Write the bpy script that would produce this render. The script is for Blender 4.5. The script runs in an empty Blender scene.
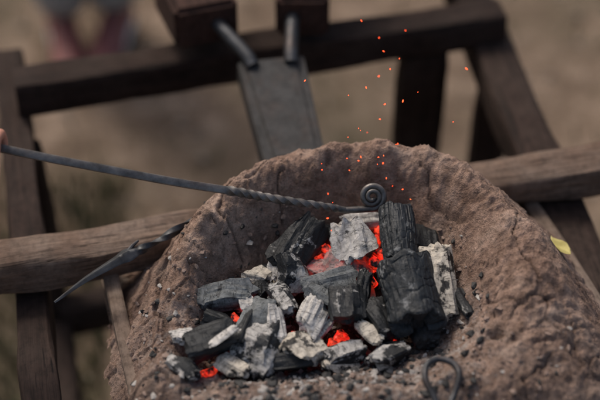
import bpy, bmesh, math, random
import numpy as np
from mathutils import Vector, Matrix, Euler
random.seed(7); rng=np.random.RandomState(7)
Z0=0.8
scene=bpy.context.scene

# ------------------------------------------------------------------ noise
def _h(ix,iy,iz,seed):
    n=(ix.astype(np.int64)*374761393+iy.astype(np.int64)*668265263+iz.astype(np.int64)*2147483647+seed*1274126177)&0xFFFFFFFF
    n=((n^(n>>13))*1274126177)&0xFFFFFFFF
    n=((n^(n>>16))*2246822519)&0xFFFFFFFF
    return (n&0xFFFFFF)/float(0xFFFFFF)
def vnoise(x,y,z,seed=0):
    x=np.asarray(x,float);y=np.asarray(y,float);z=np.asarray(z,float)+np.zeros_like(x)
    ix=np.floor(x);iy=np.floor(y);iz=np.floor(z)
    fx=x-ix;fy=y-iy;fz=z-iz
    fx=fx*fx*(3-2*fx);fy=fy*fy*(3-2*fy);fz=fz*fz*(3-2*fz)
    r=0
    for a in (0,1):
        for b in (0,1):
            for c in (0,1):
                w=(fx if a else 1-fx)*(fy if b else 1-fy)*(fz if c else 1-fz)
                r=r+w*_h(ix+a,iy+b,iz+c,seed)
    return r*2-1
def fbm(x,y,z,oct=4,seed=0):
    r=0;a=1;s=0
    for i in range(oct):
        r=r+a*vnoise(x*2**i,y*2**i,np.asarray(z)*2**i,seed+i*17);s+=a;a*=.5
    return r/s
def voro(x,y,seed=0):
    ix=np.floor(x);iy=np.floor(y)
    d1=np.full(x.shape,9.);d2=np.full(x.shape,9.);idc=np.zeros(x.shape)
    for a in (-1,0,1):
        for b in (-1,0,1):
            cx=ix+a;cy=iy+b;z=np.zeros_like(cx)
            px=cx+_h(cx,cy,z,seed);py=cy+_h(cx,cy,z,seed+5)
            d=np.hypot(x-px,y-py)
            m=d<d1
            d2=np.where(m,d1,np.minimum(d2,d))
            idc=np.where(m,_h(cx,cy,z,seed+9),idc)
            d1=np.where(m,d,d1)
    return d1,d2,idc

# ------------------------------------------------------------------ materials
def newmat(name):
    m=bpy.data.materials.new(name);m.use_nodes=True
    nt=m.node_tree;nt.nodes.clear()
    o=nt.nodes.new('ShaderNodeOutputMaterial');b=nt.nodes.new('ShaderNodeBsdfPrincipled')
    nt.links.new(b.outputs[0],o.inputs[0])
    return m,nt,b
def N(nt,t,**k):
    n=nt.nodes.new(t)
    for a,v in k.items(): setattr(n,a,v)
    return n
def noise(nt,vec,scale,detail=6,rough=.6,dist=0):
    n=N(nt,'ShaderNodeTexNoise');n.inputs['Scale'].default_value=scale;n.inputs['Detail'].default_value=min(detail,5)
    n.inputs['Roughness'].default_value=rough;n.inputs['Distortion'].default_value=dist
    nt.links.new(vec,n.inputs['Vector']);return n.outputs['Fac']
def ramp(nt,fac,stops,interp='LINEAR'):
    r=N(nt,'ShaderNodeValToRGB');cr=r.color_ramp;cr.interpolation=interp
    while len(cr.elements)<len(stops): cr.elements.new(.5)
    for e,(p,c) in zip(cr.elements,stops):
        e.position=p;e.color=(c[0],c[1],c[2],1) if not isinstance(c,(int,float)) else (c,c,c,1)
    nt.links.new(fac,r.inputs[0]);return r.outputs[0]
def mix(nt,fac,a,b,blend='MIX'):
    m=N(nt,'ShaderNodeMix',data_type='RGBA',blend_type=blend)
    for sock,v in ((m.inputs[0],fac),(m.inputs[6],a),(m.inputs[7],b)):
        if isinstance(v,(int,float)): sock.default_value=v
        elif isinstance(v,tuple): sock.default_value=(*v,1)
        else: nt.links.new(v,sock)
    return m.outputs[2]
def bump(nt,b,h,strength,dist,prev=None):
    n=N(nt,'ShaderNodeBump');n.inputs['Strength'].default_value=strength;n.inputs['Distance'].default_value=dist
    nt.links.new(h,n.inputs['Height'])
    if prev is not None: nt.links.new(prev,n.inputs['Normal'])
    nt.links.new(n.outputs[0],b.inputs['Normal']);return n.outputs[0]
def math_(nt,op,a,b=0.,clamp=False):
    m=N(nt,'ShaderNodeMath',operation=op,use_clamp=clamp)
    for s,v in ((m.inputs[0],a),(m.inputs[1],b)):
        if isinstance(v,(int,float)): s.default_value=v
        else: nt.links.new(v,s)
    return m.outputs[0]
def coords(nt,kind='Object',scale=(1,1,1),rot=(0,0,0)):
    t=N(nt,'ShaderNodeTexCoord');mp=N(nt,'ShaderNodeMapping')
    mp.inputs['Scale'].default_value=scale;mp.inputs['Rotation'].default_value=rot
    nt.links.new(t.outputs[kind],mp.inputs[0]);return mp.outputs[0]

def clay_mat():
    m,nt,b=newmat('fired_clay')
    v=coords(nt)
    n1=noise(nt,v,11,5,.7);n2=noise(nt,v,55,5,.75);n3=noise(nt,v,300,3,.75)
    c=ramp(nt,n1,[(.32,(.175,.110,.082)),(.5,(.280,.190,.146)),(.68,(.37,.275,.222))])
    c2=ramp(nt,n2,[(.3,(.50,.47,.45)),(.5,(.96,.95,.94)),(.68,(1.32,1.31,1.3))])
    c=mix(nt,1.0,c,c2,'MULTIPLY')
    at=N(nt,'ShaderNodeAttribute',attribute_name='soot')   # red soot and green ash near the fire, blue cracks and holes
    sepc=N(nt,'ShaderNodeSeparateColor');nt.links.new(at.outputs['Color'],sepc.inputs[0])
    soot=math_(nt,'MULTIPLY',sepc.outputs[0],ramp(nt,noise(nt,v,38,5,.75),[(.35,0.15),(.62,1.)]),True)
    c=mix(nt,soot,c,(.075,.066,.061))
    ash=math_(nt,'MULTIPLY',sepc.outputs[1],ramp(nt,noise(nt,v,75,5,.8),[(.46,0.),(.66,1.)]),True)
    c=mix(nt,ash,c,(.34,.315,.295))
    c=mix(nt,math_(nt,'MULTIPLY',sepc.outputs[2],.75),c,(.055,.035,.028))  # clay colour painted darker inside cracks and holes
    sp=ramp(nt,n3,[(.28,.5),(.42,.95),(.60,1.05),(.72,1.5)])
    c=mix(nt,1.,c,sp,'MULTIPLY')
    nt.links.new(c,b.inputs['Base Color']);b.inputs['Roughness'].default_value=.95
    b.inputs['Specular IOR Level'].default_value=.15
    p=bump(nt,b,n2,.9,.010);bump(nt,b,n3,.8,.0025,p)
    return m
def wood_mat(name,dark,light,axis=0,grey=.3,greycol=(.25,.20,.165)):
    m,nt,b=newmat(name)
    sc=[60,60,60];sc[axis]=3.0
    v=coords(nt,scale=tuple(sc));v0=coords(nt)
    g=noise(nt,v,1.,5,.7,.6);g2=noise(nt,v,3.,3,.6);big=noise(nt,v0,9,4,.65);sp=noise(nt,v0,70,4,.7)
    c=ramp(nt,g,[(.32,dark),(.66,light)])
    c=mix(nt,ramp(nt,big,[(.4,0.),(.7,grey)]),c,greycol)
    c=mix(nt,ramp(nt,g2,[(.30,.9),(.42,0.)]),c,tuple(x*.3 for x in dark))
    c=mix(nt,1.,c,ramp(nt,sp,[(.3,.6),(.5,1.),(.7,1.25)]),'MULTIPLY')
    nt.links.new(c,b.inputs['Base Color']);b.inputs['Roughness'].default_value=.85
    b.inputs['Specular IOR Level'].default_value=.2
    p=bump(nt,b,g,.8,.005);p=bump(nt,b,g2,.6,.002,p);bump(nt,b,sp,.4,.001,p)
    return m
def coal_mat(name,ash,ashcol=(.46,.44,.41),base=(.009,.010,.011),emis=0,grain=1,ro=.55):
    """ash: 0 none .. 1 fully covered.  grain runs along local Y (wood fibre)"""
    m,nt,b=newmat(name)
    v=coords(nt)
    g=N(nt,'ShaderNodeNewGeometry');oi=N(nt,'ShaderNodeObjectInfo')
    add=N(nt,'ShaderNodeVectorMath',operation='ADD');nt.links.new(v,add.inputs[0])
    cmb=N(nt,'ShaderNodeCombineXYZ');nt.links.new(math_(nt,'MULTIPLY',oi.outputs['Random'],7.),cmb.inputs[0]);nt.links.new(cmb.outputs[0],add.inputs[1])
    v=add.outputs[0]
    st=N(nt,'ShaderNodeMapping');st.inputs['Scale'].default_value=(1,.10,1) if grain==1 else (1,1,.10);nt.links.new(v,st.inputs[0])
    st2=N(nt,'ShaderNodeMapping');st2.inputs['Scale'].default_value=(.25,1,.25) if grain==1 else (.25,.25,1);nt.links.new(v,st2.inputs[0])
    patch=noise(nt,v,26,5,.72,.3);fine=noise(nt,v,260,4,.7);fib=noise(nt,st.outputs[0],210,4,.6)
    crk=noise(nt,st2.outputs[0],120,3,.55,.5)
    cr=ramp(nt,math_(nt,'ABSOLUTE',math_(nt,'SUBTRACT',crk,.5)),[(0,0.),(.018,1.)])
    sepn=N(nt,'ShaderNodeSeparateXYZ');nt.links.new(g.outputs['Normal'],sepn.inputs[0])
    a=math_(nt,'ADD',patch,math_(nt,'MULTIPLY',sepn.outputs[2],.05))
    a=math_(nt,'ADD',a,math_(nt,'MULTIPLY',math_(nt,'SUBTRACT',fine,.5),.12))
    th=.78-.50*ash
    af=ramp(nt,a,[(max(0,th-.02),0.),(min(1,th+.03),1.)])
    bc=ramp(nt,fib,[(.3,base),(.72,tuple(x*2.4+.003 for x in base))])
    ac=ramp(nt,noise(nt,v,95,4,.7),[(.32,tuple(x*.42 for x in ashcol)),(.6,ashcol)])
    c=mix(nt,af,bc,ac)
    c=mix(nt,math_(nt,'MULTIPLY',math_(nt,'SUBTRACT',1.,cr),.7),c,tuple(x*.6 for x in base))
    nt.links.new(c,b.inputs['Base Color'])
    nt.links.new(ramp(nt,af,[(0,ro),(1,.95)]),b.inputs['Roughness'])
    b.inputs['Specular IOR Level'].default_value=.32
    if emis:
        e=ramp(nt,noise(nt,v,70,4,.7),[(.43,0.),(.66,1.)])
        nt.links.new(math_(nt,'MULTIPLY',e,emis),b.inputs['Emission Strength'])
        nt.links.new(ramp(nt,noise(nt,v,110,3,.5),[(.38,(.75,.012,.006)),(.75,(1,.085,.03))]),b.inputs['Emission Color'])
    p=bump(nt,b,cr,.5,.0012);p=bump(nt,b,fib,.7,.0025,p);bump(nt,b,fine,.5,.0014,p)
    return m
def iron_mat(name,col=(.045,.047,.05),rough=.5,metal=.7,rust=.3):
    m,nt,b=newmat(name);v=coords(nt)
    n1=noise(nt,v,35,5,.7);n2=noise(nt,v,260,4,.6)
    c=ramp(nt,n1,[(.35,tuple(x*.6 for x in col)),(.7,tuple(x*1.7 for x in col))])
    c=mix(nt,ramp(nt,noise(nt,v,22,5,.7),[(.5,0.),(.75,rust)]),c,(.11,.06,.04))
    nt.links.new(c,b.inputs['Base Color']);b.inputs['Metallic'].default_value=metal
    nt.links.new(ramp(nt,n2,[(.3,rough-.12),(.7,rough+.15)]),b.inputs['Roughness'])
    p=bump(nt,b,n1,.3,.002);bump(nt,b,n2,.3,.0006,p)
    return m
def plain(name,c1,c2,scale=40,rough=.85,bd=.002,sub=0):
    m,nt,b=newmat(name);v=coords(nt);n=noise(nt,v,scale,5,.65)
    nt.links.new(ramp(nt,n,[(.3,c1),(.7,c2)]),b.inputs['Base Color']);b.inputs['Roughness'].default_value=rough
    if sub: b.inputs['Subsurface Weight'].default_value=sub;b.inputs['Subsurface Radius'].default_value=(.01,.004,.002)
    bump(nt,b,n,.4,bd);return m

M_clay=clay_mat()
M_wdark=wood_mat('dark_weathered_wood',(.012,.007,.0055),(.036,.021,.016),0,.18,(.085,.065,.053))
M_wdarky=wood_mat('dark_weathered_wood_rail',(.013,.008,.006),(.043,.026,.020),0,.2,(.10,.075,.06))
M_wmid=wood_mat('brown_beam_wood',(.062,.038,.027),(.17,.112,.080),0,.5)
M_wpale=wood_mat('pale_board_wood',(.10,.070,.052),(.21,.155,.12),0,.6)
M_black=coal_mat('charcoal_black',.20)
M_edge=coal_mat('charcoal_ash_edged',.52)
M_grey=coal_mat('charcoal_grey',.80,(.19,.20,.20),(.02,.021,.022))
M_white=coal_mat('ash_white',.74,(.60,.57,.53),(.025,.023,.022))
M_bark=coal_mat('ash_bark',.60,(.60,.54,.45),(.013,.012,.011))
M_pink=coal_mat('ash_glowing',.78,(.36,.27,.25),(.06,.045,.04),emis=.3)
M_ember=coal_mat('ember',.35,(.25,.2,.18),(.02,.012,.01),emis=1.7)
M_logc=coal_mat('charcoal_log_surface',.24,(.22,.225,.225),(.008,.010,.012),grain=2,ro=.5)
M_iron=iron_mat('forged_iron',(.05,.052,.056))
M_steel=iron_mat('sooty_steel',(.026,.025,.025),.65,.25,.3)

# ------------------------------------------------------------------ mesh helpers
def obj_from(name,verts,faces,mat=None,smooth=False,parent=None):
    me=bpy.data.meshes.new(name);me.from_pydata([tuple(v) for v in verts],[],[tuple(f) for f in faces]);me.update()
    o=bpy.data.objects.new(name,me);scene.collection.objects.link(o)
    if mat: me.materials.append(mat)
    if smooth: me.polygons.foreach_set('use_smooth',[True]*len(me.polygons))
    if parent: o.parent=parent
    return o
def empty(name,loc=(0,0,0)):
    e=bpy.data.objects.new(name,None);e.empty_display_size=.1;e.location=loc;scene.collection.objects.link(e);return e
def timber(name,a,b,w,h,mat,seed=0,seg=40,parent=None,rough=.003,roll=0,taper=1.0):
    """worn timber between two centre points; local X is along the grain"""
    a=Vector(a);b=Vector(b);L=(b-a).length
    prof=[]
    k=.13
    for sx,sy in ((-1,-1),(1,-1),(1,1),(-1,1)):
        cx,cy=sx*w/2,sy*h/2;r=min(w,h)*k
        if (sx,sy)==(-1,-1): pts=[(cx,cy+r),(cx+.3*r,cy+.3*r),(cx+r,cy)]
        elif (sx,sy)==(1,-1): pts=[(cx-r,cy),(cx-.3*r,cy+.3*r),(cx,cy+r)]
        elif (sx,sy)==(1,1): pts=[(cx,cy-r),(cx-.3*r,cy-.3*r),(cx-r,cy)]
        else: pts=[(cx+r,cy),(cx+.3*r,cy-.3*r),(cx,cy-r)]
        prof+=pts
        nx={(-1,-1):[(-w/6,-h/2),(w/6,-h/2)],(1,-1):[(w/2,-h/6),(w/2,h/6)],(1,1):[(w/6,h/2),(-w/6,h/2)],(-1,1):[(-w/2,h/6),(-w/2,-h/6)]}[(sx,sy)]
        prof+=nx
    Pq=np.array(prof);n=len(Pq)
    xs=np.repeat(L*np.arange(seg+1)/seg-L/2,n);q0=np.tile(Pq[:,0],seg+1);q1=np.tile(Pq[:,1],seg+1)
    tp=np.repeat(1+(taper-1)*np.arange(seg+1)/seg,n);q0=q0*tp;q1=q1*tp
    d1=fbm(xs*6+seed*3.1,q0*18,q1*18,3,seed)*rough*3.2
    d2=fbm(xs*6+seed*7.7,q0*18+5,q1*18,3,seed+3)*rough*3.2
    wob=fbm(xs*2.+seed*9,xs*0,xs*0,2,seed+8)*rough*3
    ec=np.ones(len(xs));ec[:n]=.94;ec[-n:]=.94
    vs=np.stack([xs,(q0+d1)*ec+wob,(q1+d2)*ec],1)
    fs=[]
    for i in range(seg):
        for j in range(n):
            fs.append((i*n+j,i*n+(j+1)%n,(i+1)*n+(j+1)%n,(i+1)*n+j))
    fs.append(tuple(range(n))[::-1]);fs.append(tuple(seg*n+j for j in range(n)))
    o=obj_from(name,vs,fs,mat,True)
    try: o.data.set_sharp_from_angle(angle=math.radians(40))
    except Exception: pass
    d=(b-a).normalized();up=Vector((0,0,1))
    if abs(d.z)>.9: up=Vector((0,1,0))
    y=up.cross(d).normalized();z=d.cross(y)
    R=Matrix((d,y,z)).transposed()@Matrix.Rotation(roll,3,'X')
    o.matrix_world=Matrix.Translation((a+b)/2)@R.to_4x4()
    if parent: o.parent=parent
    return o
def sweep(name,pts,rad,mat,nside=10,square=None,twist=None,parent=None,flat=1.0,up=Vector((0,0,1))):
    P=[Vector(p) for p in pts];n=len(P);vs=[];fs=[];prev=None
    for i in range(n):
        t=(P[min(i+1,n-1)]-P[max(i-1,0)]).normalized()
        if prev is None:
            a=up.cross(t)
            if a.length<.1:a=Vector((1,0,0)).cross(t)
            a.normalize()
        else: a=(prev-t*prev.dot(t)).normalized()
        prev=a;b=t.cross(a)
        r=rad(i/(n-1)) if callable(rad) else rad
        s=square(i/(n-1)) if square else 0
        tw=twist(i/(n-1)) if twist else 0
        for j in range(nside):
            an=2*math.pi*j/nside
            rr=r*((1-s)+s*(.80+.40*abs(math.cos(2*an))**2.))
            ca,sa=math.cos(an),math.sin(an)*flat
            c2,s2=ca*math.cos(tw)-sa*math.sin(tw),ca*math.sin(tw)+sa*math.cos(tw)
            vs.append(P[i]+a*(rr*c2)+b*(rr*s2))
    for i in range(n-1):
        for j in range(nside):
            fs.append((i*nside+j,i*nside+(j+1)%nside,(i+1)*nside+(j+1)%nside,(i+1)*nside+j))
    fs.append(tuple(range(nside))[::-1]);fs.append(tuple((n-1)*nside+j for j in range(nside)))
    o=obj_from(name,vs,fs,mat,True,parent)
    try:o.data.set_sharp_from_angle(angle=math.radians(40))
    except Exception:pass
    return o
def catmull(pts,k=10):
    P=[Vector(p) for p in pts];P=[P[0]*2-P[1]]+P+[P[-1]*2-P[-2]];out=[]
    for i in range(1,len(P)-2):
        for s in range(k):
            t=s/k;a,b,c,d=P[i-1],P[i],P[i+1],P[i+2]
            out.append(.5*((2*b)+(c-a)*t+(2*a-5*b+4*c-d)*t*t+(3*b-a-3*c+d)*t**3))
    out.append(P[-2]);return out

# ------------------------------------------------------------------ clay hearth
ctrl=[
(-.205,-.34,-.005),(-.170,-.271,.01),(-.155,-.216,.032),(-.146,-.160,.058),(-.131,-.115,.083),(-.084,-.068,.097),(-.03,-.035,.104),(.04,-.022,.111),(.11,-.025,.113),(.175,-.035,.113),(.225,-.062,.111),(.262,-.105,.108),(.285,-.16,.10),(.298,-.22,.095),(.30,-.28,.08),(.275,-.335,.055),(.19,-.372,.028),(.09,-.385,.018),(0,-.388,.012),(-.103,-.382,.002),
(-.152,-.318,-.012),(-.130,-.243,-.012),(-.115,-.186,-.004),(-.086,-.137,.008),(-.05,-.097,.018),(0,-.068,.025),(.072,-.056,.028),(.144,-.060,.03),(.195,-.095,.036),(.222,-.153,.042),(.234,-.225,.04),(.225,-.275,.022),(.172,-.312,.0),(.052,-.335,-.01),(-.065,-.345,-.015),
(-.109,-.261,-.04),(-.056,-.147,-.03),(.0,-.11,-.025),(.073,-.09,-.02),(.146,-.10,-.012),(.169,-.156,-.03),(.13,-.243,-.045),(0,-.243,-.05),(.06,-.18,-.05),(-.06,-.30,-.04),(.05,-.29,-.04),
(.335,-.18,.078),(.350,-.25,.070),(.355,-.31,.045),(.30,-.10,.080),(.25,-.02,.07),(.17,.02,.07),(.05,.03,.07),(-.06,.0,.065),(-.13,-.05,.05),(-.168,-.11,.04),(-.185,-.18,.012),(-.20,-.25,-.01),
(-.164,-.024,-.04),(-.205,-.069,-.045),(-.236,-.147,-.05),(-.240,-.234,-.05),(-.228,-.332,-.05),(-.215,-.416,-.055),(-.12,-.455,-.035),(0,-.46,-.015),(.126,-.455,-.005),(.24,-.44,-.005),(.34,-.41,.005),(.42,-.42,-.03),(.445,-.33,-.04),(.430,-.206,-.045),(.405,-.097,-.05),(.37,-.012,-.05),(.32,.05,-.05),(.22,.10,-.05),(.1,.12,-.05),(-.04,.10,-.06),(-.14,.04,-.06),
(0,-.54,-.03),(.2,-.54,-.02),(.38,-.52,-.04),(-.18,-.52,-.06),
(-.285,-.2,-.115),(-.27,-.33,-.115),(-.255,-.45,-.115),(-.27,-.03,-.115),(-.2,.12,-.12),(.1,.2,-.12),(.35,.16,-.12),(.48,0,-.12),(.53,-.25,-.12),(.53,-.45,-.12)]
CT=np.array(ctrl);n=len(CT)
def K(r): return np.where(r>1e-9,r*r*np.log(np.maximum(r,1e-9)),0)
A=np.zeros((n+3,n+3));dd=np.hypot(CT[:,None,0]-CT[None,:,0],CT[:,None,1]-CT[None,:,1])
A[:n,:n]=K(dd)+np.eye(n)*1e-5;A[:n,n]=1;A[:n,n+1:n+3]=CT[:,:2];A[n,:n]=1;A[n+1:n+3,:n]=CT[:,:2].T
W=np.linalg.solve(A,np.concatenate([CT[:,2],np.zeros(3)]))
def base_h(x,y):
    r=W[n]+W[n+1]*x+W[n+2]*y
    for i in range(n): r=r+W[i]*K(np.hypot(x-CT[i,0],y-CT[i,1]))
    return r
FX,FY=.05,-.20
def crackline(x,y,pts,w,seed):
    wx=x+fbm(x*40,y*40,0,3,seed)*.012;wy=y+fbm(x*40,y*40,3.3,3,seed+1)*.012
    d=np.full(x.shape,9.)
    for (a,b),(c,e) in zip(pts[:-1],pts[1:]):
        t=np.clip(((wx-a)*(c-a)+(wy-b)*(e-b))/((c-a)**2+(e-b)**2),0,1)
        d=np.minimum(d,np.hypot(wx-a-t*(c-a),wy-b-t*(e-b)))
    return np.clip(1-d/w,0,1)
cracks=[([(.17,-.04),(.20,-.09),(.235,-.12)],.003),([(.30,-.12),(.29,-.19),(.315,-.25)],.0022),([(.33,-.34),(.28,-.38),(.30,-.44)],.0022),([(-.1,-.06),(-.11,-.10),(-.08,-.13)],.004),([(-.18,-.12),(-.2,-.2),(-.18,-.27)],.004),([(-.04,-.39),(.05,-.41),(.13,-.40)],.0022),([(-.02,-.04),(-.03,-.08)],.003),([(.25,-.25),(.29,-.28),(.33,-.27)],.002)]
def clay_height(x,y,full=False):
    h=base_h(x,y)
    h=h+.010*fbm(x*13,y*13,0,3,1)+.0085*fbm(x*34,y*34,0,3,2)+.0045*fbm(x*110,y*110,0,3,3)
    wx=x+fbm(x*30,y*30,0,3,11)*.016;wy=y+fbm(x*30,y*30,5,3,12)*.016
    d1,d2,idc=voro(wx*26,wy*26,4)
    msk=np.clip(fbm(x*9,y*9,2,2,21)*2.4+.15,0,1)
    left=np.clip((-.02-x)/.12,0,1)*.9
    msk=np.clip(msk+left,0,1)
    e=np.clip((d2-d1)/.10,0,1)
    h=h-(1-e)**2*.0042*msk+(idc-.5)*.008*msk*np.clip((d2-d1)/.05,0,1)
    e1,e2,idd=voro(wx*80+3,wy*80,8)
    h=h-(1-np.clip((e2-e1)/.2,0,1))*.0014*msk+(idd-.5)*.0026*np.clip((e2-e1)/.15,0,1)*np.clip(msk+.3,0,1)
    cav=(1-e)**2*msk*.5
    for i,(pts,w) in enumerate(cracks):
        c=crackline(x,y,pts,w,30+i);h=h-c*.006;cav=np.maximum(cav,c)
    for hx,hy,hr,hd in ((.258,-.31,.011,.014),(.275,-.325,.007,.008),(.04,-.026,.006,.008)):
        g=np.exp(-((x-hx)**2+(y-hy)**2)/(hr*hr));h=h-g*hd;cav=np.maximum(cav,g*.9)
    p1,p2,pid=voro(x*150,y*150,15)
    h=h+np.where(pid>.68,np.clip(.38-p1,0,1)*.007,0)
    return (h,cav) if full else h
step=.002
xs=np.arange(-.33,.52,step);ys=np.arange(-.56,.20,step)
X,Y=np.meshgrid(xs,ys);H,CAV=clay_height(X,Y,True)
keep=(H>-.100)
fk=keep[:-1,:-1]&keep[1:,:-1]&keep[:-1,1:]&keep[1:,1:]
vid=-np.ones(X.shape,int)
used=np.zeros(X.shape,bool);used[:-1,:-1]|=fk;used[1:,:-1]|=fk;used[:-1,1:]|=fk;used[1:,1:]|=fk
vid[used]=np.arange(used.sum())
V=np.stack([X[used],Y[used],H[used]+Z0],1)
F=np.stack([vid[:-1,:-1][fk],vid[:-1,1:][fk],vid[1:,1:][fk],vid[1:,:-1][fk]],1)
me=bpy.data.meshes.new('clay_forge');me.vertices.add(len(V));me.vertices.foreach_set('co',V.ravel())
me.loops.add(F.size);me.loops.foreach_set('vertex_index',F.ravel().astype(np.int32))
me.polygons.add(len(F));me.polygons.foreach_set('loop_start',np.arange(0,F.size,4,dtype=np.int32));me.polygons.foreach_set('loop_total',np.full(len(F),4,dtype=np.int32))
me.update();me.validate()
me.polygons.foreach_set('use_smooth',[True]*len(F))
xx,yy=X[used],Y[used]
r=np.hypot((xx-FX)/1.1,(yy-FY)/.9)
hh=H[used]
soot=np.clip(1-(r-.10)/.09,0,1)*np.clip(1-(hh-.01)/.06,0,1)
ashm=np.clip(1-np.abs(r-.19)/.10,0,1)*np.clip(1-(hh-.02)/.04,0,1)*np.clip((-.18-yy)/.1,0,1)
soot=np.clip(soot+np.clip((-.26-yy)/.1,0,1)*.6*np.clip(1-(hh-.0)/.07,0,1)*(np.abs(xx-.06)<.35),0,1)
ca=me.color_attributes.new('soot','FLOAT_COLOR','POINT')
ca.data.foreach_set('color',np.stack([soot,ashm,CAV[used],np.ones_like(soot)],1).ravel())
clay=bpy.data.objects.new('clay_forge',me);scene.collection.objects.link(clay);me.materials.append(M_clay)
def surf(x,y): return float(clay_height(np.array([x]),np.array([y]))[0])+Z0

# ------------------------------------------------------------------ wooden stand
ang=math.radians(14.2);ux=Vector((math.cos(ang),math.sin(ang),0));uy=Vector((-math.sin(ang),math.cos(ang),0))
T=empty('wooden_forge_stand')
def P(x,y,h): return (x,y,Z0+h)
timber('cross_beam',P(-.70,-.190,-.03),P(.75,.175,-.03),.062,.058,M_wmid,1,70,T,.004)
timber('back_beam',P(-.475,.318,-.045),P(.355,.527,-.045),.062,.066,M_wdark,2,40,T,.003)
timber('rail_1',P(-.515,.475,-.098),P(-.29,-.60,-.098),.052,.062,M_wdark,3,50,T,.003)
timber('rail_2',P(.305,.80,-.098),P(.50,-.62,-.098),.075,.062,M_wdarky,4,50,T,.003)
timber('front_beam',P(-.38,-.66,-.07),P(.60,-.44,-.07),.06,.05,M_wmid,5,40,T)
for i,(x,y) in enumerate(((-.468,.27),(.345,.46),(-.30,-.55),(.475,-.50))):
    timber('leg_%d'%(i+1),(x,y,-.01),(x,y,Z0-.13),.06,.06,M_wdark,10+i,30,T)
timber('bellows_post',(.222,.49,-.01),(.222,.49,Z0-.082),.085,.045,M_wdark,15,30,T,roll=ang)
timber('stretcher_1',P(-.44,.235,-.5),P(.34,.43,-.5),.05,.07,M_wdark,20,30,T)
timber('stretcher_2',P(-.30,-.50,-.52),P(-.45,.22,-.52),.05,.06,M_wdark,21,30,T)
timber('stretcher_3',P(.46,-.48,-.5),P(.34,.40,-.5),.05,.06,M_wdark,22,30,T)
timber('tray_side_1',P(-.296,-.03,-.070),P(-.188,-.46,-.062),.022,.038,M_wpale,30,40,T,.0015)
timber('tray_side_2',P(.322,.165,-.075),P(.44,-.20,-.075),.022,.04,M_wpale,31,40,T,.0015)
for i in range(7):
    c=Vector((.085,-.19,Z0-.105))+uy*(-.33+i*.10)
    timber('tray_board_%d'%(i+1),c-ux*.34,c+ux*.34,.094,.018,M_wpale,40+i,24,T,.001)

# ------------------------------------------------------------------ bellows
B=empty('bellows')
def block(name,c,size,rot,mat,bev=.006,parent=None):
    bm=bmesh.new();bmesh.ops.create_cube(bm,size=1)
    for v in bm.verts:
        if v.co.y<0: v.co.x*=.92;v.co.z*=.9
        v.co=Vector((v.co.x*size[0],v.co.y*size[1],v.co.z*size[2]))
    bmesh.ops.bevel(bm,geom=bm.edges[:],offset=bev,segments=3,affect='EDGES')
    m=bpy.data.meshes.new(name);bm.to_mesh(m);bm.free();m.materials.append(mat)
    o=bpy.data.objects.new(name,m);scene.collection.objects.link(o)
    o.matrix_world=Matrix.Translation(c)@Euler(rot).to_matrix().to_4x4()
    if parent:o.parent=parent
    return o
M_wred=wood_mat('red_brown_wood',(.020,.010,.008),(.058,.028,.020),1,.12,(.09,.055,.043))
M_leather=plain('bellows_leather',(.035,.02,.014),(.08,.048,.033),30,.6,.003)
def quadslab(name,q,th,mat,bev,parent):
    q=[Vector(p) for p in q];nn=(q[1]-q[0]).cross(q[3]-q[0]).normalized()
    if nn.z<0: nn=-nn
    vs=q+[p-nn*th for p in q]
    o=obj_from(name,vs,[(0,1,2,3),(7,6,5,4),(0,4,5,1),(1,5,6,2),(2,6,7,3),(3,7,4,0)],mat,False,parent)
    bmm=bmesh.new();bmm.from_mesh(o.data);bmesh.ops.recalc_face_normals(bmm,faces=bmm.faces[:])
    bmesh.ops.bevel(bmm,geom=bmm.edges[:],offset=bev,segments=2,affect='EDGES');bmm.to_mesh(o.data);bmm.free();return o
quadslab('tuyere_box',[P(-.101,.278,.05),P(.006,.296,.05),P(.042,.09,-.005),P(-.050,.07,-.005)],.045,M_steel,.003,B)
quadslab('tuyere_cover',[P(-.088,.272,.0545),P(-.008,.286,.0545),P(.026,.105,.0055),P(-.038,.092,.0055)],.006,M_steel,.0015,B)
sweep('pipe_1',catmull([P(-.165,.42,.085),P(-.133,.345,.075),P(-.088,.285,.060),P(-.075,.262,.05)]),.0115,M_iron,16,parent=B)
sweep('pipe_2',catmull([P(-.012,.44,.085),P(-.012,.37,.078),P(-.014,.30,.062),P(-.014,.272,.05)]),.0115,M_iron,16,parent=B)
block('nose_block_1',P(-.172,.405,.075),(.115,.14,.085),(0,0,.32),M_wred,.008,B)
block('nose_block_2',P(.004,.425,.075),(.095,.13,.085),(0,0,0),M_wred,.008,B)
def bellow(c,rot,idx):
    for k,z in (('top',.10),('bottom',-.02)):
        vs=[];out=[(-.04,0),(-.06,.15),(-.15,.40),(-.17,.55),(-.12,.68),(0,.72),(.12,.68),(.17,.55),(.15,.40),(.06,.15),(.04,0)]
        m=len(out)
        for zz in (0,.022):
            for x,y in out: vs.append((x,y,z+zz+(y*.14 if k=='top' else -y*.02)))
        fs=[tuple(range(m))[::-1],tuple(range(m,2*m))]+[(i,(i+1)%m,m+(i+1)%m,m+i) for i in range(m)]
        o=obj_from('bellows_%s_board_%d'%(k,idx),vs,fs,M_wred,False,B);o.matrix_world=Matrix.Translation(c)@Matrix.Rotation(rot,4,'Z')
    vs=[];fs=[];lv=9
    for l in range(lv):
        t=l/(lv-1);ins=.9 if l%2 else .98
        for x,y in out: vs.append((x*ins,.36+(y-.36)*ins,(.002+(-.02*y))*(1-t)+(.10+y*.14)*t))
    for l in range(lv-1):
        for i in range(m): fs.append((l*m+i,l*m+(i+1)%m,(l+1)*m+(i+1)%m,(l+1)*m+i))
    o=obj_from('bellows_leather_%d'%idx,vs,fs,M_leather,True,B);o.matrix_world=Matrix.Translation(c)@Matrix.Rotation(rot,4,'Z')
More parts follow.
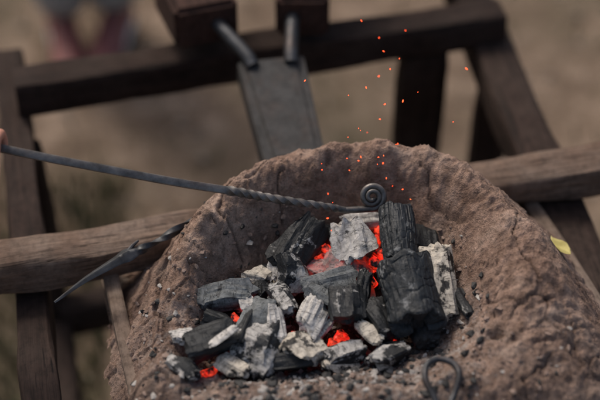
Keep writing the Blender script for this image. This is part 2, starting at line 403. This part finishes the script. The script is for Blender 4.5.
bellow(P(-.195,.475,.04),.30,1);bellow(P(.0,.49,.04),-.10,2)
timber('bellows_support',P(-.42,.62,.0),P(.40,.74,.0),.05,.05,M_wdark,50,24,B)

# ------------------------------------------------------------------ charcoal
PILE=empty('charcoal_pile')
def lump(name,c,size,rot,mat,seed,planes=7,cuts=9,rough=.05,box=.72,parent=PILE):
    rs=np.random.RandomState(seed)
    bm=bmesh.new();bmesh.ops.create_cube(bm,size=2);bmesh.ops.subdivide_edges(bm,edges=bm.edges[:],cuts=cuts,use_grid_fill=True)
    co=np.array([v.co[:] for v in bm.verts])
    sph=co/np.linalg.norm(co,axis=1)[:,None]
    co=co*box+sph*(1-box)*1.15
    for k in range(planes):
        nn=rs.normal(size=3);nn[1]*=.6;nn/=np.linalg.norm(nn);d=rs.uniform(.60,1.0)
        s=co@nn-d;co=np.where((s>0)[:,None],co-s[:,None]*nn*.98,co)
    q=co*1.5+seed
    co=co+sph*(rough*1.3*fbm(q[:,0],q[:,1]*.6,q[:,2],3,seed))[:,None]
    g=np.floor(vnoise(q[:,0]*2.6,q[:,1]*.35,q[:,2]*2.6,seed+4)*3)/3
    co=co+sph*np.array([1,.2,1])*(g*rough*1.7)[:,None]
    co=co+sph*(rough*.5*vnoise(q[:,0]*6,q[:,1]*4,q[:,2]*6,seed+7))[:,None]
    co[:,1]+=vnoise(q[:,0]*2.5,q[:,2]*2.5,q[:,1]*.1,seed+6)*np.abs(co[:,1])*rough*2.6
    co=co*np.array(size)/2
    for v,p in zip(bm.verts,co): v.co=p
    m=bpy.data.meshes.new(name);bm.to_mesh(m);bm.free();m.materials.append(mat)
    m.polygons.foreach_set('use_smooth',[True]*len(m.polygons))
    try:m.set_sharp_from_angle(angle=math.radians(26))
    except Exception:pass
    o=bpy.data.objects.new(name,m);scene.collection.objects.link(o)
    o.matrix_world=Matrix.Translation((c[0],c[1],Z0+c[2]))@Euler([math.radians(a) for a in rot]).to_matrix().to_4x4()
    if parent:o.parent=parent
    return o
L=[
((.072,-.125,.030),(.060,.060,.058),(25,10,20),M_white),
((-.002,-.120,.026),(.052,.085,.050),(22,-15,-38),M_black),
((-.012,-.175,.020),(.048,.050,.044),(15,10,10),M_edge),
((-.097,-.205,.015),(.040,.085,.034),(4,10,-84),M_grey),
((.192,-.205,.036),(.056,.100,.038),(22,14,12),M_bark),
((.063,-.150,.008),(.078,.046,.038),(10,0,-8),M_pink),
((.044,-.196,.014),(.046,.076,.032),(-10,18,-66),M_grey),
((.066,-.240,.016),(.056,.054,.052),(8,0,4),M_black),
((.016,-.250,.014),(.036,.068,.030),(20,22,-18),M_white),
((-.024,-.220,.014),(.030,.052,.028),(0,20,30),M_edge),
((-.060,-.248,.006),(.050,.060,.044),(10,0,-20),M_grey),
((-.118,-.290,.010),(.050,.070,.044),(12,8,-72),M_black),
((-.150,-.325,-.002),(.036,.046,.028),(0,0,50),M_edge),
((-.055,-.295,.004),(.066,.080,.048),(14,-10,-34),M_edge),
((.000,-.294,.0),(.054,.054,.040),(0,10,40),M_bark),
((.106,-.250,.0),(.050,.060,.050),(0,0,30),M_black),
((-.160,-.278,.006),(.036,.022,.018),(0,0,-10),M_white),
((-.108,-.250,.002),(.034,.044,.032),(0,20,60),M_black),
((-.072,-.224,.014),(.024,.028,.018),(20,0,10),M_white),
((.098,-.078,.026),(.030,.074,.024),(0,20,-80),M_white),
((.178,-.108,.022),(.046,.056,.040),(0,20,0),M_black),
((.020,-.152,.0),(.040,.040,.035),(0,0,50),M_pink),
((.115,-.30,-.004),(.040,.054,.034),(0,0,-60),M_edge),
((.060,-.295,-.006),(.034,.052,.024),(0,10,-70),M_edge),
((-.018,-.318,-.004),(.024,.064,.022),(0,0,-82),M_black),
((-.090,-.325,-.004),(.030,.046,.026),(0,0,50),M_bark),
((-.035,-.262,.010),(.030,.056,.030),(20,0,10),M_white),
((.170,-.262,.004),(.044,.054,.035),(0,0,10),M_black),
((-.050,-.190,.004),(.032,.036,.026),(0,0,-20),M_black),
((-.060,-.165,.002),(.036,.034,.024),(0,0,50),M_bark),
((.040,-.085,.010),(.036,.040,.03),(0,0,50),M_black),
((.222,-.235,.020),(.026,.050,.022),(0,0,20),M_black),
((.030,-.262,.002),(.018,.050,.016),(10,0,-50),M_white),
((-.10,-.300,.030),(.014,.040,.006),(10,0,-50),M_white),
((-.035,-.150,.012),(.020,.042,.012),(20,0,-20),M_white),
((.030,-.225,.028),(.022,.050,.020),(10,0,60),M_grey),
((-.075,-.275,.018),(.020,.055,.018),(0,0,-15),M_black),
((.085,-.205,.022),(.024,.050,.024),(30,0,-15),M_black),
((.092,-.275,.010),(.022,.040,.016),(10,10,40),M_bark),
]
for i,(c,s,r_,m) in enumerate(L):
    lump('charcoal_lump_%d'%(i+1),c,s,r_,m,100+i,cuts=14,rough=.07 if m is not M_white else .09)
for i in range(60):
    a=random.uniform(0,2*math.pi);q=math.sqrt(random.random())
    x=.05+q*.17*math.cos(a);y=-.20+q*.125*math.sin(a)
    s=random.uniform(.016,.034)
    lump('charcoal_bed_%d'%(i+1),(x,y,-.020+random.uniform(-.006,.006)),(s*.8,s*random.uniform(.9,1.8),s*.7),(random.uniform(0,40),0,random.uniform(0,180)),random.choice([M_black,M_black,M_black,M_edge,M_bark]),300+i,cuts=5)
em=[(.030,-.100,.016),(.040,-.118,.010),(.028,-.130,.006),(.022,-.112,.012),(.108,-.110,.022),(.114,-.128,.010),(.104,-.142,.004),(.112,-.09,.020),(.10,-.165,-.004),(.085,-.170,-.004),(.045,-.275,-.010),(.075,-.280,-.013),(.055,-.268,-.008),(-.082,-.262,-.006),(-.095,-.268,-.008),(-.088,-.240,-.004),(-.030,-.195,-.004),(-.120,-.325,-.015),(.020,-.222,-.008),(-.04,-.232,-.006),(.035,-.165,.002),(-.005,-.270,-.008),(.13,-.285,-.012),(-.07,-.215,-.004)]
for i,c in enumerate(em):
    s=random.uniform(.017,.024)
    lump('ember_%d'%(i+1),c,(s,s*.9,s*.8),(random.uniform(0,90),random.uniform(0,90),random.uniform(0,180)),M_ember,500+i,cuts=4,rough=.12)
def log(name,a,b,r,seed,parent=PILE,flat=.85):
    a=Vector(P(*a));b=Vector(P(*b));L_=(b-a).length;nl,ns=64,128;vs=[];fs=[]
    th=np.arange(ns)/ns*2*math.pi
    cx,cy=np.cos(th),np.sin(th)
    for i in range(nl+1):
        t=i/nl;T_=np.full(ns,t)
        gr=np.round(vnoise(cx*1.6,cy*1.6,T_*.8,seed)*3)/3*.6+vnoise(cx*1.6,cy*1.6,T_*.8,seed)*.4
        wv=T_+.08*vnoise(cx*2,cy*2,T_*3,seed+9)
        g2=np.clip(1-np.abs(vnoise(cx*3.2,cy*3.2,wv*1.3,seed+1))/.07,0,1)
        cr=np.clip(1-np.abs(vnoise(cx*1.4,cy*1.4,wv*6.,seed+2))/.09,0,1)
        fine=vnoise(cx*16,cy*16,T_*2.5,seed+5);f2=vnoise(cx*9,cy*9,T_*12,seed+6)
        rr=r*(1+.11*gr-.10*g2-.055*cr+.022*fine+.018*f2+.04*math.sin(t*5+seed))
        edge=min(t,1-t)*nl
        if edge<2: rr=rr*(.95+.025*edge)
        x=cx*rr;y=cy*rr*flat
        zz=t*L_+(.010*vnoise(cx*1.8,cy*1.8,T_*0+seed,seed+3)+.004*vnoise(cx*5,cy*5,T_*0+seed,seed+4))*(2*t-1)
        for j in range(ns): vs.append((x[j],y[j],zz[j]))
    for i in range(nl):
        for j in range(ns): fs.append((i*ns+j,i*ns+(j+1)%ns,(i+1)*ns+(j+1)%ns,(i+1)*ns+j))
    for e,base in ((0,0),(1,nl*ns)):
        prev=base
        for k,q in enumerate((.8,.55,.3)):
            st=len(vs)
            for j in range(ns):
                p=vs[base+j];vs.append((p[0]*q,p[1]*q,p[2]+(1 if e else -1)*.0015*(k%2)+random.uniform(-.0006,.0006)))
            for j in range(ns):
                f=(prev+j,prev+(j+1)%ns,st+(j+1)%ns,st+j);fs.append(f[::-1] if e==0 else f)
            prev=st
        fs.append(tuple(prev+j for j in range(ns)) if e else tuple(prev+j for j in range(ns))[::-1])
    o=obj_from(name,vs,fs,M_logc,True)
    try:o.data.set_sharp_from_angle(angle=math.radians(35))
    except Exception:pass
    d=(b-a).normalized();x=Vector((1,0,0));x=(x-d*x.dot(d)).normalized();y=d.cross(x)
    o.matrix_world=Matrix.Translation(a)@Matrix((x,y,d)).transposed().to_4x4();o.parent=parent;return o
log('charcoal_log_1',(.158,-.272,.024),(.140,-.182,.052),.037,3)
log('charcoal_log_2',(.137,-.185,.056),(.133,-.100,.074),.024,5)

def crumbs(name,nb,mat,seed,smin,smax,sx,sy,cx,cy,flat=.6):
    rs=np.random.RandomState(seed);vs=[];fs=[]
    x=rs.normal(cx,sx,nb*2);y=rs.normal(cy,sy,nb*2)
    ok=(x>-.23)&(x<.36)&(y>-.47)&(y<-.03)
    hh=clay_height(x,y);ok&=(hh<.055)&(hh>-.06)
    x,y,hh=x[ok][:nb],y[ok][:nb],hh[ok][:nb]
    base=bmesh.new();bmesh.ops.create_icosphere(base,subdivisions=1,radius=1);bv=np.array([v.co[:] for v in base.verts]);bf=[[v.index for v in f.verts] for f in base.faces];base.free()
    for i in range(len(x)):
        s=smin+(smax-smin)*rs.rand()**3
        q=bv*(1+rs.uniform(-.45,.45,(len(bv),1)))*np.array([s,s*rs.uniform(.4,1),s*flat])
        a=rs.rand()*6.28;R=np.array([[math.cos(a),-math.sin(a),0],[math.sin(a),math.cos(a),0],[0,0,1]])
        q=q@R.T+np.array([x[i],y[i],Z0+hh[i]+s*.2]);st=len(vs)
        vs+=[tuple(p) for p in q];fs+=[tuple(st+k for k in f) for f in bf]
    return obj_from(name,vs,fs,mat,False)
M_ash=plain('ash',(.16,.145,.135),(.50,.47,.43),90,.95,.001)
M_crumb=plain('charcoal_dust',(.010,.010,.010),(.035,.033,.031),90,.7,.001)
M_cg=plain('clay_grit',(.14,.095,.075),(.32,.235,.19),90,.95,.001)
crumbs('charcoal_crumbs',1300,M_crumb,1,.0010,.0080,.12,.10,.04,-.28)
crumbs('ash_flakes',900,M_ash,2,.0008,.0065,.12,.09,.03,-.29,.35)
crumbs('clay_grit',1200,M_cg,3,.0008,.0055,.2,.14,.05,-.30)

# ------------------------------------------------------------------ iron work
SC=Vector(P(.101,-.083,.082));SV=Vector((0,.55,.835));SX=Vector((1,0,0))
rod=[P(-.75,-.09,.285),P(-.60,-.105,.25),P(-.398,-.119,.20),P(-.267,-.125,.17),P(-.162,-.121,.14),P(-.09,-.118,.122),P(-.041,-.116,.108),P(.02,-.108,.088),P(.065,-.098,.069)]
rp=catmull(rod,32)
sp=[]
turns=2.2;ns=110
for i in range(ns+1):
    t=i/ns;an=-math.pi/2+t*turns*2*math.pi;rr=.0178*(1-t)+.0032*t
    sp.append(SC+SX*(rr*math.cos(an))+SV*(rr*math.sin(an))+Vector((0,-.005,.003))*t)
path=rp[:-1]+[(rp[-1]*.5+sp[0]*.5)]+sp
nr=len(rp)/len(path)
def radf(t):
    if t<nr*.55: return .0062
    if t<nr: return .0062-.0014*(t-nr*.55)/(nr*.45)
    return .0048-.0018*(t-nr)/(1-nr)
def tw(t):
    u=t/nr
    if u<.60: return 0
    if u<.97: return (u-.60)/.37*math.pi*6
    return math.pi*6
R=empty('iron_rod_with_spiral_end')
M_rod=iron_mat('rod_iron',(.15,.138,.128),.46,.7,.4)
def sqf(t):
    u=t/nr
    return .55 if u<.6 else (.75 if u<.97 else 0.)
sweep('rod',path,radf,M_rod,16,square=sqf,twist=tw,parent=R)
bar=catmull([P(-.338,-.206,-.004),P(-.30,-.172,.004),P(-.268,-.149,.010),P(-.243,-.132,.014),P(-.22,-.122,.018),P(-.19,-.104,.024),P(-.150,-.085,.040)],14)
def br(t):
    if t<.35: return .0018+.0055*t/.35
    if t<.6: return .0073+.0038*math.exp(-((t-.5)/.07)**2)
    return .0060
K1=empty('iron_poker')
sweep('blade',bar,br,M_iron,16,square=lambda t:.8,twist=lambda t:0 if t<.6 else (t-.6)*14,parent=K1,flat=.6)
sweep('spur',[P(-.243,-.130,.016),P(-.236,-.118,.020),P(-.228,-.112,.024)],lambda t:.004-.0025*t,M_iron,8,parent=K1)
hk=catmull([P(.172,-.470,.014),P(.174,-.435,.024),P(.168,-.41,.036),P(.158,-.388,.044),P(.161,-.366,.048),P(.176,-.356,.048),P(.194,-.363,.048),P(.201,-.380,.046),P(.194,-.402,.036),P(.186,-.425,.028),P(.188,-.47,.014)],10)
sweep('iron_hook_ring',hk,.0045,M_iron,12)

# sparks rising from the fire
vs=[];fs=[];rs=np.random.RandomState(12)
ic=bmesh.new();bmesh.ops.create_icosphere(ic,subdivisions=1,radius=1);bv=np.array([v.co[:] for v in ic.verts]);bf=[[v.index for v in f.verts] for f in ic.faces];ic.free()
for i in range(44):
    h=rs.uniform(.08,.46) if i<38 else rs.uniform(.04,.12)
    x=.115+rs.normal(0,.05)+(h-.2)*.08;y=-.08+rs.normal(0,.03)+(h-.1)*.25;h=h*.85
    s=rs.uniform(.0004,.0010)
    d=rs.normal(size=3)*.6+np.array([.3,0,1]);d/=np.linalg.norm(d)
    q=bv*s;q=q+np.outer(q@d,d)*rs.uniform(.2,1.6)
    q=q+np.array([x,y,Z0+h]);st=len(vs);vs+=[tuple(p) for p in q];fs+=[tuple(st+k for k in f) for f in bf]
ms,nt,b=newmat('spark');b.inputs['Base Color'].default_value=(.2,.02,.01,1);b.inputs['Emission Color'].default_value=(1,.08,.02,1);b.inputs['Emission Strength'].default_value=4
ms.cycles.emission_sampling='NONE'
obj_from('sparks',vs,fs,ms,True)

# ------------------------------------------------------------------ ground
def ground_mat():
    m,nt,b=newmat('ground_dirt');v=coords(nt)
    n1=noise(nt,v,1.3,5,.6);n2=noise(nt,v,7,5,.75);n3=noise(nt,v,80,4,.7)
    c=ramp(nt,n2,[(.3,(.095,.066,.046)),(.5,(.175,.126,.090)),(.70,(.30,.225,.170))])
    c=mix(nt,ramp(nt,n1,[(.46,0.),(.64,.65)]),c,(.080,.074,.046))
    c=mix(nt,1.,c,ramp(nt,n3,[(.3,.6),(.6,1.1),(.8,1.5)]),'MULTIPLY')
    nt.links.new(c,b.inputs['Base Color']);b.inputs['Roughness'].default_value=.95;b.inputs['Specular IOR Level'].default_value=.15
    p=bump(nt,b,n2,.6,.03);bump(nt,b,n3,.6,.006,p);return m
G=160;gx=np.concatenate([-np.geomspace(400,3,24),np.linspace(-2.9,2.9,G),np.geomspace(3,400,24)])
GX,GY=np.meshgrid(gx,gx+.8)
GZ=.03*fbm(GX*1.3,GY*1.3,0,4,60)*np.exp(-np.hypot(GX,GY)/40)-.01
m_=len(gx);vs=np.stack([GX.ravel(),GY.ravel(),GZ.ravel()],1)
idx=np.arange(m_*m_).reshape(m_,m_)
fs=np.stack([idx[:-1,:-1].ravel(),idx[:-1,1:].ravel(),idx[1:,1:].ravel(),idx[1:,:-1].ravel()],1)
obj_from('ground',vs,fs.tolist(),ground_mat(),True)
def blades(name,pts,mat,hmin,hmax,w):
    vs=[];fs=[]
    for x,y in pts:
        z=-.012+random.uniform(-.005,.005);h=random.uniform(hmin,hmax);a=random.uniform(0,6.28);l=random.uniform(.1,.7)*h
        dx,dy=math.cos(a)*w,math.sin(a)*w;b2=random.uniform(0,6.28);lx,ly=math.cos(b2)*l,math.sin(b2)*l
        s=len(vs);vs+=[(x-dx,y-dy,z),(x+dx,y+dy,z),(x+dx*.7+lx*.4,y+dy*.7+ly*.4,z+h*.6),(x-dx*.7+lx*.4,y-dy*.7+ly*.4,z+h*.6),(x+lx,y+ly,z+h)]
        fs+=[(s,s+1,s+2,s+3),(s+3,s+2,s+4)]
    return obj_from(name,vs,fs,mat)
gxr=rng.uniform(-1.6,1.7,60000);gyr=rng.uniform(-.6,2.6,60000)
dn=fbm(gxr*1.8,gyr*1.8,0,3,77)
wgt=.03+((gxr<-.40)&(gyr<1.0))*np.maximum(0,dn+.6)*1.4+np.maximum(0,dn-.2)*.6*(gyr>1.3)
sel=rng.rand(60000)<wgt
blades('grass',list(zip(gxr[sel],gyr[sel]))[:14000],plain('grass_blades',(.035,.045,.014),(.10,.105,.04),6,.7,.001),.02,.07,.003)
vs=[];fs=[]
for i in range(400):
    x=random.uniform(-1.4,1.6);y=random.uniform(-.6,2.6);s=random.uniform(.004,.014);st=len(vs)
    q=bv*(1+rng.uniform(-.3,.3,(len(bv),1)))*np.array([s,s*.8,s*.5])+np.array([x,y,s*.2-.004]);vs+=[tuple(p) for p in q];fs+=[tuple(st+k for k in f) for f in bf]
obj_from('pebbles',vs,fs,plain('pebble',(.14,.11,.085),(.30,.25,.20),20,.9))

def leaf(name,c,size,rz,tilt,mat):
    vs=[];fs=[];nu,nv=12,7
    for i in range(nu+1):
        t=i/nu;w=math.sin(math.pi*min(1,t*1.02))**.75*.36*(1-.25*t)
        for j in range(nv):
            s=(j/(nv-1)-.5)*2
            vs.append((s*w*size*(1+.05*math.sin(t*30)),(t-.5)*size,size*(.10*abs(s)*w*2+.12*(t-.5)**2*4*.5+.03*math.sin(t*9+s*3))))
    for i in range(nu):
        for j in range(nv-1): fs.append((i*nv+j,i*nv+j+1,(i+1)*nv+j+1,(i+1)*nv+j))
    o=obj_from(name,vs,fs,mat,True);o.matrix_world=Matrix.Translation(c)@Euler((tilt,.3,rz)).to_matrix().to_4x4();return o
leaf('fallen_leaf',(.372,-.098,surf(.372,-.098)+.008),.040,.7,.15,plain('yellow_leaf',(.42,.34,.09),(.58,.50,.18),60,.5,.0006))

# ------------------------------------------------------------------ people
def skin_chain(name,chains,mat,parent,root=0,sub=2):
    vs=[];ed=[];rad=[];key={}
    for ch in chains:
        pv=None
        for (x,y,z,r_) in ch:
            k=(round(x,4),round(y,4),round(z,4))
            if k not in key: key[k]=len(vs);vs.append((x,y,z));rad.append(r_)
            i=key[k]
            if pv is not None: ed.append((pv,i))
            pv=i
    me=bpy.data.meshes.new(name);me.from_pydata(vs,ed,[]);o=bpy.data.objects.new(name,me);scene.collection.objects.link(o)
    md=o.modifiers.new('skin','SKIN');sv=me.skin_vertices[0].data
    for i,r_ in enumerate(rad):
        rr=r_ if isinstance(r_,tuple) else (r_,r_)
        sv[i].radius=rr;sv[i].use_root=(i==root)
    md.use_smooth_shade=True
    s=o.modifiers.new('sub','SUBSURF');s.levels=sub;s.render_levels=sub
    me.materials.append(mat);o.parent=parent;return o
HND=empty('blacksmith_hand')
M_skin=plain('skin',(.42,.18,.12),(.55,.27,.19),60,.5,.0004,.15)
def rc(x):
    t=(x+.398)/(-.202);return (-.119+.014*t,.20+.05*t)
xs_=[-.401,-.421,-.441,-.460]
for i,x in enumerate(xs_):
    cy,cz=rc(x);k=[1,1.08,1.02,.88][i];r0=[.0092,.0095,.009,.008][i]
    pts_=[(-.050,-.016),(-.031,.010),(-.010,.0235),(.0135,.014),(.0165,-.004),(.007,-.0135)]
    skin_chain('finger_%d'%(i+1),[[(x+.001*j,cy+a*k,Z0+cz+b_*k,r0*(1.05-.05*j)) for j,(a,b_) in enumerate(pts_)]],M_skin,HND)
cy,cz=rc(-.44)
skin_chain('thumb',[[(-.475,cy-.050,Z0+cz-.026,.014),(-.448,cy-.034,Z0+cz-.024,.0115),(-.424,cy-.018,Z0+cz-.018,.0102),(-.402,cy-.008,Z0+cz-.0135,.0088)]],M_skin,HND)
wr=(-.52,cy-.105,Z0+cz-.02,(.026,.020))
ch=[[(-.80,cy-.36,Z0+cz+.02,(.042,.040)),(-.66,cy-.23,Z0+cz+.0,(.036,.032)),wr,(-.478,cy-.078,Z0+cz-.014,(.034,.019)),(-.442,cy-.048,Z0+cz-.008,(.036,.015)),(-.436,cy-.032,Z0+cz+.002,(.034,.011))]]
skin_chain('palm_and_forearm',ch,M_skin,HND,2)

PER=empty('bystander')
M_red=plain('red_shoe',(.16,.045,.040),(.25,.08,.07),30,.6);M_wh=plain('white_rubber',(.4,.38,.36),(.55,.53,.5),30,.6)
M_tr=plain('pale_trousers',(.30,.28,.26),(.42,.40,.37),60,.9)
def shoe(x,y,rz,i):
    n_=20
    prof=[(0,.040,0,.07),(.04,.042,0,.075),(.09,.040,0,.08),(.14,.043,0,.065),(.19,.050,0,.05),(.24,.046,0,.04),(.275,.030,0,.03)]
    def ring(u,w,z0,z1):
        return [(w*math.cos(a)*(1 if math.sin(a)<0 else .85),u,(z0+z1)/2+(z1-z0)/2*math.sin(a)) for a in [2*math.pi*k/n_ for k in range(n_)]]
    for nm,mt in (('upper',M_red),('sole',M_wh)):
        vs=[];fs=[]
        for u,w,a,b_ in prof:
            z1=b_+.02 if nm=='upper' else .032
            vs+=ring(-u+.08,w*(1.08 if nm=='sole' else 1),.0 if nm=='sole' else .015,z1)
        for a in range(len(prof)-1):
            for k in range(n_): fs.append((a*n_+k,a*n_+(k+1)%n_,(a+1)*n_+(k+1)%n_,(a+1)*n_+k))
        fs.append(tuple(range(n_)));fs.append(tuple((len(prof)-1)*n_+k for k in range(n_))[::-1])
        o=obj_from('shoe_%s_%d'%(nm,i),vs,fs,mt,True,PER);o.matrix_world=Matrix.Translation((x,y,.0))@Matrix.Rotation(rz,4,'Z')
shoe(-.62,1.50,.25,1);shoe(-.49,1.53,-.1,2)
skin_chain('legs_in_trousers',[[(-.555,1.62,.95,.15),(-.63,1.60,.85,.10),(-.63,1.55,.5,.09),(-.62,1.53,.07,.08)],[(-.555,1.62,.95,.15),(-.48,1.60,.85,.10),(-.49,1.57,.5,.09),(-.49,1.56,.07,.08)]],M_tr,PER)

# ------------------------------------------------------------------ light and camera
w=bpy.data.worlds.new('World');scene.world=w;w.use_nodes=True;nt=w.node_tree
bg=nt.nodes['Background'];sky=nt.nodes.new('ShaderNodeTexSky');sky.sky_type='NISHITA';sky.sun_disc=False
el=math.radians(52);az=math.radians(-35)
sky.sun_elevation=el;sky.sun_rotation=az;sky.air_density=1.1;sky.dust_density=6
nt.links.new(sky.outputs[0],bg.inputs[0]);bg.inputs[1].default_value=.13
sl=bpy.data.lights.new('sun','SUN');sl.energy=1.7;sl.angle=math.radians(12);sl.color=(1,.93,.84)
so=bpy.data.objects.new('sun',sl);scene.collection.objects.link(so)
d=Vector((math.sin(az)*math.cos(el),math.cos(az)*math.cos(el),math.sin(el)))
so.rotation_euler=d.to_track_quat('Z','Y').to_euler();so.location=(0,0,5)
cam=bpy.data.cameras.new('camera');co=bpy.data.objects.new('camera',cam);scene.collection.objects.link(co)
co.location=(0,-1.5606,2.2052);co.rotation_euler=(math.radians(48),0,0);cam.lens=85;cam.sensor_width=36;cam.clip_end=2000
cam.dof.use_dof=True;cam.dof.focus_distance=1.95;cam.dof.aperture_fstop=1.5
scene.camera=co
scene.view_settings.view_transform='Standard';scene.view_settings.look='None';scene.view_settings.exposure=0
